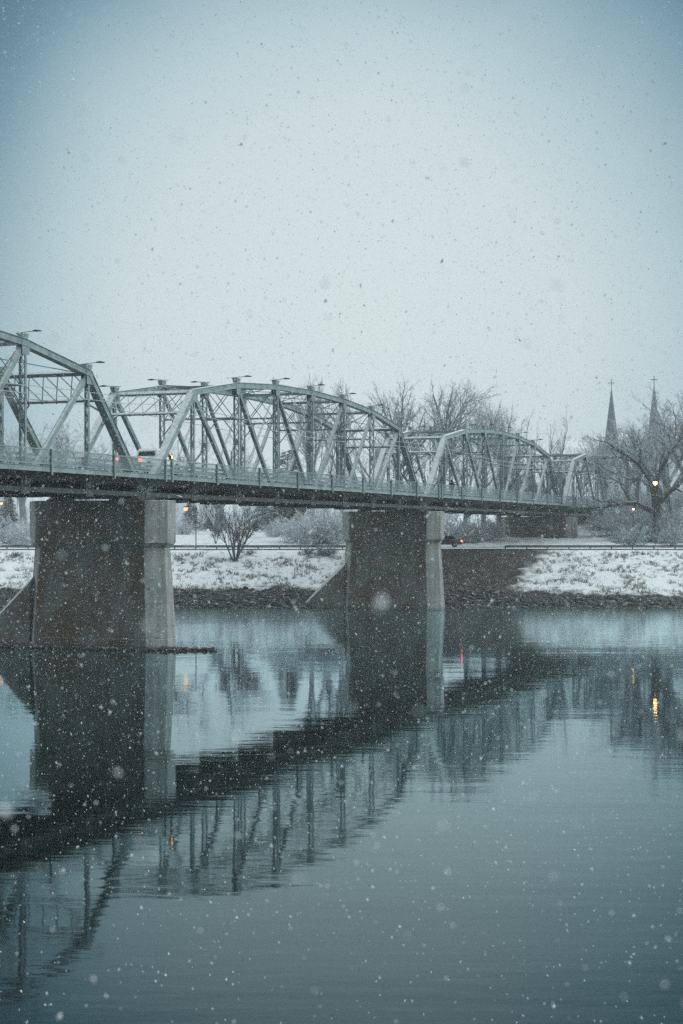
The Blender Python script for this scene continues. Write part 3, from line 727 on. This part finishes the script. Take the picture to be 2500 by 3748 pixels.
# faint trees behind the left spans
T('c1', 90, 330, 1560, 'faint bare tree behind the nearest span, leftmost', rz=.7)
T('u1', 235, 345, 1545, 'faint upright tree seen through the nearest span', rz=1.7, wide=1.2)
T('c2', 330, 335, 1560, 'faint bare tree seen through the gap left of the pickup', rz=2.7)
T('sp', 610, 260, 1610, 'drooping bare tree behind the left end post of the middle span', rz=5.1)
T('sp2', 790, 262, 1590, 'bare tree with curved limbs behind the posts of the middle span', rz=.1)
T('c1', 1180, 232, 1570, 'bare tree with a thick dark trunk behind the fifth post of the middle span', rz=2.6, wide=.7)
T('u1', 1390, 285, 1600, 'hazy bare tree behind the right end of the middle span', rz=2.0)
T('sp', 1530, 228, 1600, 'bare tree with thick low trunks behind the portal of the third span', rz=1.2, wide=.7)
T('c2', 1700, 232, 1600, 'dark bare tree seen through the left posts of the third span', rz=5.5, wide=.8)
T('c1', 1830, 236, 1610, 'dark bare tree seen through the middle posts of the third span', rz=4.5, wide=.8)
T('sp2', 1960, 246, 1640, 'dark bare tree seen through the right posts of the third span', rz=2.9, wide=.8)
T('u1', 2060, 255, 1690, 'bare tree behind the portal of the farthest span', rz=.8)
GE = 'evergreens behind the park'
for q, (px, Y, ty, lb) in enumerate([(1052, 300, 1665, 'rounded dark evergreen seen behind the fourth post of the middle span'), (30, 300, 1800, 'bluish evergreen left of the nearest pier'),
        (700, 330, 1815, 'bluish evergreen under the deck just right of the nearest pier'), (770, 340, 1790, 'second bluish evergreen right of the nearest pier, under the deck'),
        (960, 330, 1800, 'bluish evergreen under the deck above the snowy field'), (1040, 320, 1780, 'dark bluish evergreen left of the frosted thicket'),
        (1110, 335, 1790, 'bluish evergreen behind the frosted thicket'), (1890, 330, 1720, 'hazy evergreen behind the third span'), (1945, 300, 1740, 'dark evergreen behind the right end of the third span')]):
    T('s1' if q % 2 else 's2', px, Y, ty, lb, cat='evergreen', group=GE, rz=q*1.3, wide=1.5 if q else 1.9)
# shrubs and bushes on the bank and the park
T('sh', 862, 196.8, 1858, 'dark multi-stemmed shrub tree with a V-shaped crown, alone on the snowy bank', 'shrub', 'shrubs on the bank', rz=.4, wide=.9)
T('sh', 790, 224, 1925, 'small dark shrub behind the guard rail, left of the lone shrub tree', 'shrub', 'shrubs on the bank', rz=1.9, wide=.9)
T('bd', 915, 199, 2012, 'tiny dark bush right of the lone shrub tree', 'bush', 'shrubs on the bank', rz=.4)
T('bd', 1130, 199.5, 2005, 'dark low bush at the guard rail left of the middle pier', 'bush', 'shrubs on the bank', rz=1.4, wide=1.5)
T('bd', 1200, 199, 1998, 'dark low bush touching the middle pier', 'bush', 'shrubs on the bank', rz=3.4, wide=1.5)
T('bd', 60, 199, 2020, 'low brown bush on the bank left of the nearest pier', 'bush', 'shrubs on the bank', rz=2.4, wide=1.5)
fb = [(1100, 226, 1880, 'white frosted bush left of the middle pier, lowest'), (1160, 222, 1868, 'tall white frosted bush just left of the middle pier'),
      (1225, 224, 1850, 'white frosted bush touching the middle pier cap'), (1010, 240, 1905, 'pale frosted bush at the edge of the snowy field'),
      (20, 222, 1900, 'frosted bush at the left photo edge'), (85, 220, 1915, 'frosted bush beside the nearest pier, left of it'),
      (670, 250, 1900, 'pale frosted bush right beside the nearest pier'), (1660, 228, 1890, 'frosted bush above the blue car'), (1730, 226, 1900, 'frosted bush right of the blue car'),
      (1800, 230, 1890, 'frosted bush just left of the land pier')]
for q, (px, Y, ty, lb) in enumerate(fb): T('bw', px, Y, ty, lb, 'bush', 'frosted bushes', rz=q*.9, wide=1.15)
db = [(2240, 240, 1850), (2290, 228, 1870), (2340, 236, 1840), (2395, 226, 1880), (2440, 232, 1850), (2500, 226, 1880), (2550, 230, 1850), (2270, 262, 1800), (2350, 262, 1795), (2430, 258, 1800), (2510, 256, 1790), (2190, 268, 1840), (2310, 218, 1925), (2460, 218, 1930)]
for q, (px, Y, ty) in enumerate(db):
    T('bt', px, Y, ty, 'leafless %s bush in the dark thicket at the right, %s from its left' % ('hazy' if Y > 250 else 'dark', (['first','second','third','fourth','fifth','sixth','seventh','eighth','ninth','tenth','eleventh','twelfth','thirteenth','fourteenth'][q])), 'bush', 'dark thicket at the right', rz=q*1.1, wide=1.25)
# far-off wood
def wood():
    rng = random.Random(77); b = MB()
    for k in range(460):
        Y = rng.uniform(330, 560); X = rng.uniform(-.24, .25)*Y*1.25; z0 = land_h(X, Y); h = rng.uniform(5, 11)*(1.15 if abs(X) > 60 else 1)
        for j in range(46):
            a = rng.uniform(0, 2*pi); l = rng.uniform(.0, .34)*h; f = rng.uniform(.15, .7)
            p = Vector((X+cos(a)*l*f*.6, Y+sin(a)*l*f*.6, z0+h*f)); q = Vector((X+cos(a)*l, Y+sin(a)*l, z0+h*min(1, f+rng.uniform(.2, .4))))
            b.tube(p, q, .09, .03, 3, False)
        b.tube((X, Y, z0-.3), (X, Y, z0+h*.8), .25, .06, 4, False)
    tag(b.build('far_wood', M['twig_white']), 'hazy mass of bare woods on the horizon', 'woods', kind='stuff')
wood()

# ------------------------------------------------------------ church
def church():
    Y = 480; xl, xr = P2(2236, Y), P2(2392, Y); xm = (xl+xr)/2; w = 4.3; zb = land_h(xm, Y)
    r = empty('church', (xm, Y, zb)); tag(r, 'church with twin pointed spires topped by crosses, hazy above the trees', 'church'); hx = (xr-xl)/2
    b = MB(); b.box(-hx+w/2+.01, hx-w/2-.01, -1.2, 34, -2, 14); b.build('nave', M['stone'], r)
    b = MB(); b.prism([(-hx+w/2-.3, 14.01), (hx-w/2+.3, 14.01), (0, 21)], -1.4, 34.3); b.build('roof', M['slate'], r)
    for sx, ty in ((-1, 1424), (1, 1412)):
        x = sx*hx; top = PZ(ty, Y)-zb; base = top-19.0
        b = MB(); b.box(x-w/2, x+w/2, -w/2-1, w/2-1, -2, base); tw = b.build('tower', M['stone'], r)
        b = MB()
        for dx in (-1, 1): b.box(x+dx*.9-.4, x+dx*.9+.4, -w/2-1.04, -w/2-.96, base-5.5, base-2)
        b.build('belfry_opening', M['lampdark'], tw)
        b = MB()
        for dx in (-1, 1):
            for dy in (-1, 1): b.tube((x+dx*1.9, -1+dy*1.9, base), (x+dx*1.9, -1+dy*1.9, base+3.4), .32, .02, 6)
        b.build('pinnacle', M['stone'], tw)
        def oc(z, rad): return [(x+rad*cos(pi/8+k*pi/4), -1+rad*sin(pi/8+k*pi/4), z) for k in range(8)]
        b = MB(); b.loft([oc(base, 2.6), oc(base+3, 2.12), oc(top, .10)]); b.build('spire', M['slate'], r)
        b = MB(); b.box(x-.09, x+.09, -1.09, -.91, top-.1, top+2.7); b.box(x-.95, x+.95, -1.07, -.93, top+1.55, top+1.75); b.build('cross', M['lampdark'], r)
church()

# ------------------------------------------------------------ guard rails, lamps on the bank road
def guard(x0, x1, Y, label):
    r = empty('guard_rail', ((x0+x1)/2, Y, 6.05)); xc = (x0+x1)/2; tag(r, label, 'guard rail', 'guard rails of the bank road')
    b = MB(); b.prism([(0, 0)]*0 or [(x0-xc, .30), (x1-xc, .30), (x1-xc, .60), (x0-xc, .60)], -.03, .03); b.build('rail', M['railgrey'], r)
    n = int((x1-x0)/2.5); src = None
    for k in range(n+1):
        x = (x1-x0)*k/n+x0-xc
        if src is None: src = MB().box(-.07, .07, .035, .15, -.4, .6).build('post', M['bark'], r, loc=(x, 0, 0))
        else: p = src.copy(); COL.objects.link(p); p.parent = r; p.location = (x, 0, 0)
guard(-48, P2(1560, 202.4), 202.4, 'low dark guard rail of the bank road left of the middle pier')
guard(P2(1850, 202.6), 66, 202.6, 'low dark guard rail of the bank road at the right, above the snowy bank')
def lamp(px, Y, py, label, mat='warm_lamp', rad=.2, arm=0, name='street_lamp'):
    X = P2(px, Y); z = PZ(py, Y); g = land_h(X, Y); r = empty(name, (X+arm, Y, g)); tag(r, label, 'street lamp', 'street lamps')
    b = MB(); b.tube((0,0,-.3), (0,0,z-g+.25), .07, .05, 8)
    if arm: b.tube((0,0,z-g+.25), (-arm,0,z-g+.3), .04, .035, 6)
    b.build('pole', M['lampdark'], r)
    b = MB(); b.loft([[( -arm+rad*1.2*cos(k*pi/4), rad*1.2*sin(k*pi/4), z-g+rad*.6) for k in range(8)], [(-arm+rad*.4*cos(k*pi/4), rad*.4*sin(k*pi/4), z-g+rad*1.3) for k in range(8)]]); b.build('lamp_hood', M['lampdark'], r)
    b = MB(); b.loft([[(-arm+rad*f*cos(k*pi/4), rad*f*sin(k*pi/4), z-g+rad*h) for k in range(8)] for f, h in ((.3, -1), (.8, -.6), (1, 0), (.9, .58))]); b.build('lamp_glass', M[mat], r, smooth=True)
lamp(2398, 221.5, 1768, 'lit warm street lamp in front of the big gnarled tree', rad=.26)
M['dim_lamp'] = simple('dim_lamp', (.8, .6, .3), .4, emis=(1, .6, .25), es=6)
lamp(2318, 224, 1863, 'small lit warm lamp low in the dark thicket', mat='dim_lamp', rad=.14)
lamp(2172, 322, 1685, 'tiny lit lamp glimpsed through the farthest span', rad=.16)
M['soft_lamp'] = simple('soft_orange_lamp', (.8, .5, .3), .4, emis=(1, .42, .15), es=1.7)
lamp(680, 214, 1862, 'lit orange street lamp on a thin pole, under the deck right of the nearest pier', mat='soft_lamp', rad=.28, arm=1.3)
lamp(4, 230, 1842, 'lit orange lamp at the left photo edge under the deck', mat='soft_lamp', rad=.22)

# amber beacon on the railing post above the first pier
bc = empty('beacon', BP(.5, -1.95, 13.27), PHI); tag(bc, 'lit amber beacon on the walkway railing right of the white pickup', 'beacon')
b = MB(); b.tube((0,0,0), (0,0,.10), .07, .07, 10); b.box(-.16, -.12, -.1, .1, .02, .30); b.box(.12, .16, -.1, .1, .02, .30); b.build('housing', M['lampdark'], bc)
b = MB(); b.loft([[(.115*f*cos(k*pi/5), .115*f*sin(k*pi/5), z) for k in range(10)] for f, z in ((.8, .10), (1, .16), (1, .24), (.5, .31))]); b.build('lens', M['amber_lamp'], bc, smooth=True)

# ------------------------------------------------------------ vehicles (built along +x, origin under the rear)
def wheel(b, rim, x, y, z, r, w, sg):
    n = 18
    b.loft([[(x+r*f*cos(2*pi*k/n), y+q, z+r*f*sin(2*pi*k/n)) for k in range(n)] for f, q in ((.92, -w/2), (1, -w/2+.04), (1, w/2-.04), (.92, w/2))])
    rim.loft([[(x+r*.58*cos(2*pi*k/n), y+sg*(w/2+.002), z+r*.58*sin(2*pi*k/n)) for k in range(n)], [(x+r*.5*cos(2*pi*k/n), y+sg*(w/2+.02), z+r*.5*sin(2*pi*k/n)) for k in range(n)]])
def pickup():
    r = empty('pickup_truck', BP(1.55, 1.0, ZR), PHI); tag(r, 'white pickup truck with red tail lights lit, driving away on the bridge', 'pickup truck')
    wd = 1.98; y0, y1 = 0, wd
    lo = [(0,.55),(.0,1.22),(2.75,1.22),(2.75,1.24),(5.45,1.24),(6.75,1.14),(6.92,1.0),(6.95,.5)]
    # lower body with wheel arches
    def arch(cx, rr=.52, n=8): return [(cx+rr*cos(pi*k/n), .42+rr*sin(pi*k/n)) for k in range(n+1)]
    prof = lo+[(6.4, .42)]+arch(5.85)+arch(1.35)+[(.1, .42)]
    b = MB(); b.prism(prof, y0, y1); body = b.build('body', M['white_paint'], r, bevel=.04)
    b = MB(); b.box(.07, 2.68, .08, wd-.08, 1.215, 1.232); b.build('bed_cover', M['lampdark'], r)
    b = MB()   # cab with inward leaning sides
    def cr(z, xa, xb, ins): return [(xa, ins, z), (xb, ins, z), (xb, wd-ins, z), (xa, wd-ins, z)]
    b.loft([cr(1.23, 2.8, 5.5, .04), cr(1.35, 2.8, 5.4, .06), cr(1.84, 3.0, 4.75, .19), cr(1.96, 3.15, 4.6, .27)]); cab = b.build('cab', M['white_paint'], r, bevel=.03)
    b = MB(); b.quadbox([(2.80, .30, 1.40), (2.80, wd-.30, 1.40), (2.92, wd-.36, 1.73), (2.92, .36, 1.73), (2.83, .30, 1.40), (2.83, wd-.30, 1.40), (2.95, wd-.36, 1.73), (2.95, .36, 1.73)])
    for v in range(len(b.v)): x, y, z = b.v[v]; b.v[v] = (x-.015, y, z)
    b.build('rear_window', M['glass'], cab)
    for yy, sg in ((0, 1), (wd, -1)):
        for xa, xb in ((3.05, 3.85), (3.95, 4.75)):
            b = MB(); i0, i1 = .06, .185; o = -.012
            pts = [(xa, i0, 1.38), (xb+.25*(xa > 3.5), i0, 1.38), (xb, i1, 1.78), (xa+.06, i1, 1.78)]
            P3 = [(x, yy+sg*(i+o), z) for x, i, z in pts]+[(x, yy+sg*(i+o+.02), z) for x, i, z in pts]; b.quadbox(P3); b.build('side_window', M['glass'], cab)
    b = MB(); b.quadbox([(5.44, .2, 1.38), (5.44, wd-.2, 1.38), (4.80, wd-.28, 1.78), (4.80, .28, 1.78), (5.40, .2, 1.36), (5.40, wd-.2, 1.36), (4.76, wd-.28, 1.76), (4.76, .28, 1.76)]); b.build('windscreen', M['glass'], cab)
    for yy in (.0, wd-.14):
        b = MB(); b.box(-.025, .05, yy+.0, yy+.14, .85, 1.15); b.build('tail_light', M['red_lamp'], r)
    b = MB(); b.box(-.02, .02, .28, wd-.28, .98, 1.06); b.build('tailgate_handle', M['chrome'], r)
    b = MB(); b.box(-.16, .02, .04, wd-.04, .50, .70); b.build('rear_bumper', M['chrome'], r, bevel=.03)
    b = MB(); b.box(6.9, 7.05, .04, wd-.04, .45, .72); b.build('front_bumper', M['chrome'], r, bevel=.03)
    b = MB(); b.box(.9, 1.75, .25, wd-.25, .36, .9); b.box(.2, 6.6, .5, wd-.5, .38, .56); b.build('underbody', M['lampdark'], r)
    for x in (1.35, 5.85):
        for y, sg in ((.16, -1), (wd-.16, 1)):
            b, rm = MB(), MB(); wheel(b, rm, x, y, .42, .42, .28, sg); w = b.build('wheel', M['tyre'], r); rm.build('rim', M['chrome'], w)
    for y in (-.22, wd+.02):
        b = MB(); b.box(4.75, 4.9, y, y+.2, 1.33, 1.58); b.build('mirror', M['white_paint'], r, bevel=.02)
pickup()
def blue_car():
    X = P2(1622, 207.6); r = empty('parked_car', (X, 206.6, 6.37)); tag(r, 'dark blue car with a red tail light, half hidden by the middle pier', 'car')
    def arch(cx, rr=.36, n=8): return [(cx-rr*cos(pi*k/n), .32+rr*sin(pi*k/n)) for k in range(n+1)]
    prof = [(-2.2, .35)]+arch(-1.35)+arch(1.35)+[(2.2, .35), (2.25, .75), (2.15, .92), (1.35, .96), (-1.0, .96), (-2.1, .82), (-2.25, .6)]
    b = MB(); b.prism(prof, -.86, .86); b.build('body', M['blue_paint'], r, bevel=.05)
    def cr(z, xa, xb, y): return [(xa, -y, z), (xb, -y, z), (xb, y, z), (xa, y, z)]
    b = MB(); b.loft([cr(.95, -1.15, 1.65, .8), cr(1.38, -.45, 1.05, .6), cr(1.44, -.3, .9, .55)]); cab = b.build('cabin', M['blue_paint'], r, bevel=.03)
    for sg in (-1, 1):
        b = MB(); b.quadbox([(-.9, sg*.79, 1.0), (1.3, sg*.79, 1.0), (.95, sg*.64, 1.34), (-.4, sg*.64, 1.34), (-.9, sg*.80, 1.0), (1.3, sg*.80, 1.0), (.95, sg*.65, 1.34), (-.4, sg*.65, 1.34)]); b.build('side_window', M['glass'], cab)
        b = MB(); b.box(2.05, 2.27, sg*.87-.05, sg*.87+.0 if sg < 0 else sg*.87+.05, .66, .88); b.box(2.2, 2.28, sg*.7-.15, sg*.7+.15, .66, .88); b.build('tail_light', M['red_lamp'], r)
    for x in (-1.35, 1.35):
        for y, sg in ((-.78, -1), (.78, 1)):
            b, rm = MB(), MB(); wheel(b, rm, x, y, .32, .32, .2, sg); w = b.build('wheel', M['tyre'], r); rm.build('rim', M['chrome'], w)
blue_car()

# ------------------------------------------------------------ walker on the bridge
def person():
    loc = BP(71.0, -1.15, ZS)
    V = [(0,0,.95),(0,0,1.10),(0,0,1.28),(0,0,1.42),(0,.01,1.50),(0,.015,1.60),(0,.02,1.70),      # pelvis..head
         (-.10,.0,.90),(-.11,.10,.50),(-.11,.02,.09),(-.11,.14,.04),
         (.10,.0,.90),(.11,-.02,.50),(.11,-.20,.12),(.11,-.10,.05),
         (-.19,0,1.38),(-.25,-.03,1.10),(-.24,.10,.88),(.19,0,1.38),(.25,.03,1.10),(.24,-.04,.86)]
    Ed = [(0,1),(1,2),(2,3),(3,4),(4,5),(5,6),(0,7),(7,8),(8,9),(9,10),(0,11),(11,12),(12,13),(13,14),(3,15),(15,16),(16,17),(3,18),(18,19),(19,20)]
    Rr = [.17,.16,.17,.13,.06,.10,.09,.11,.075,.05,.045,.11,.075,.05,.045,.08,.06,.04,.08,.06,.04]
    me = bpy.data.meshes.new('person'); me.from_pydata(V, Ed, []); o = bpy.data.objects.new('person', me); COL.objects.link(o)
    sk = o.modifiers.new('skin', 'SKIN'); o.modifiers.new('sub', 'SUBSURF').levels = 1
    for i, rr in enumerate(Rr): me.skin_vertices[0].data[i].radius = (rr, rr*.8)
    me.skin_vertices[0].data[0].use_root = True
    me.materials.append(M['trouser']); o.modifiers['sub'].render_levels = 2
    o.location = loc; o.rotation_euler = (0, 0, PHI-pi/2); tag(o, 'person in a dark hooded coat walking along the bridge walkway', 'person')
    def el(z, rx, ry, cy=0, n=14): return [(rx*cos(2*pi*k/n), cy+ry*sin(2*pi*k/n), z) for k in range(n)]
    b = MB(); b.loft([el(.72, .25, .20), el(.95, .24, .19), el(1.12, .22, .17), el(1.34, .25, .17), el(1.44, .17, .13), el(1.50, .09, .09)])
    for sg in (-1, 1):
        b.tube((sg*.19, 0, 1.38), (sg*.26, -.03*-sg, 1.10), .085, .07, 10); b.tube((sg*.26, .03*sg, 1.10), (sg*.245, .1 if sg < 0 else -.03, .90), .07, .055, 10)
    b.build('coat', M['coat'], o, smooth=True)
    b = MB(); b.loft([el(1.46, .12, .12, .0), el(1.56, .145, .15, -.01), el(1.66, .14, .15, -.01), el(1.74, .10, .11, -.01), el(1.78, .03, .04, -.01)]); b.build('hood', M['coat'], o, smooth=True)
    b = MB(); b.loft([[(.085*f*cos(2*pi*k/10), yy, 1.60+.10*f*sin(2*pi*k/10)) for k in range(10)] for f, yy in ((1, .11), (.85, .15), (.3, .175))]); b.tube((0, .165, 1.60), (0, .195, 1.58), .018, .012, 6); b.build('face', M['skin'], o, smooth=True)
person()

# ------------------------------------------------------------ falling snow
def snowfall():
    rng = random.Random(99); b = MB(); v, f = b.v, b.f
    DMIN, DMAX, N = 2.4, 104.0, 165000
    for k in range(N+300):
        near = k >= N
        d = (rng.uniform(DMIN, 14) if near else (DMIN**3+(DMAX**3-DMIN**3)*rng.random())**(1/3))
        x = rng.uniform(-.27, .27)*d; z = EYE+rng.uniform(-.335, .37)*d
        if z < .05: continue
        r = rng.uniform(.0045, .0105)*(1.0 if d > 12 else .7)
        if rng.random() < .05: r *= 1.5
        el = rng.uniform(1.0, 1.7); tx = rng.uniform(-.5, .5)*r*el; n = len(v)
        if d < 16:
            for p in ((r,0,0),(-r,0,0),(0,r,0),(0,-r,0),(tx,0,r*el),(-tx,0,-r*el)): v.append((x+p[0], d+p[1], z+p[2]))
            for t in ((0,2,4),(2,1,4),(1,3,4),(3,0,4),(2,0,5),(1,2,5),(3,1,5),(0,3,5)): f.append(tuple(n+i for i in t))
        else:
            a = rng.uniform(0, 2*pi); c, s = cos(a)*r*1.2, sin(a)*r*1.2
            for p in ((c+tx, s, r*el), (-c+tx, -s, r*el*.8), (s-tx, -c, -r*el), (-s-tx, c, -r*el*.8)): v.append((x+p[0], d+p[1], z+p[2]))
            for t in ((0,1,2),(0,3,1),(0,2,3),(1,3,2)): f.append(tuple(n+i for i in t))
    tag(b.build('falling_snow', M['flake']), 'falling snowflakes filling the air', 'snow', kind='stuff')
snowfall()

# ------------------------------------------------------------ haze
hb = MB(); hb.box(-640, 640, -90, 1010, -4, 66)
hm = bpy.data.materials.new('haze'); hm.use_nodes = True; nt = hm.node_tree; nt.nodes.clear()
ou = nt.nodes.new('ShaderNodeOutputMaterial'); pv = nt.nodes.new('ShaderNodeVolumePrincipled')
pv.inputs['Color'].default_value = (.95, .985, 1, 1); pv.inputs['Density'].default_value = .00042; pv.inputs['Anisotropy'].default_value = .2
nt.links.new(pv.outputs[0], ou.inputs['Volume'])
tag(hb.build('haze', hm), 'thin winter haze over the river', 'haze', kind='stuff')
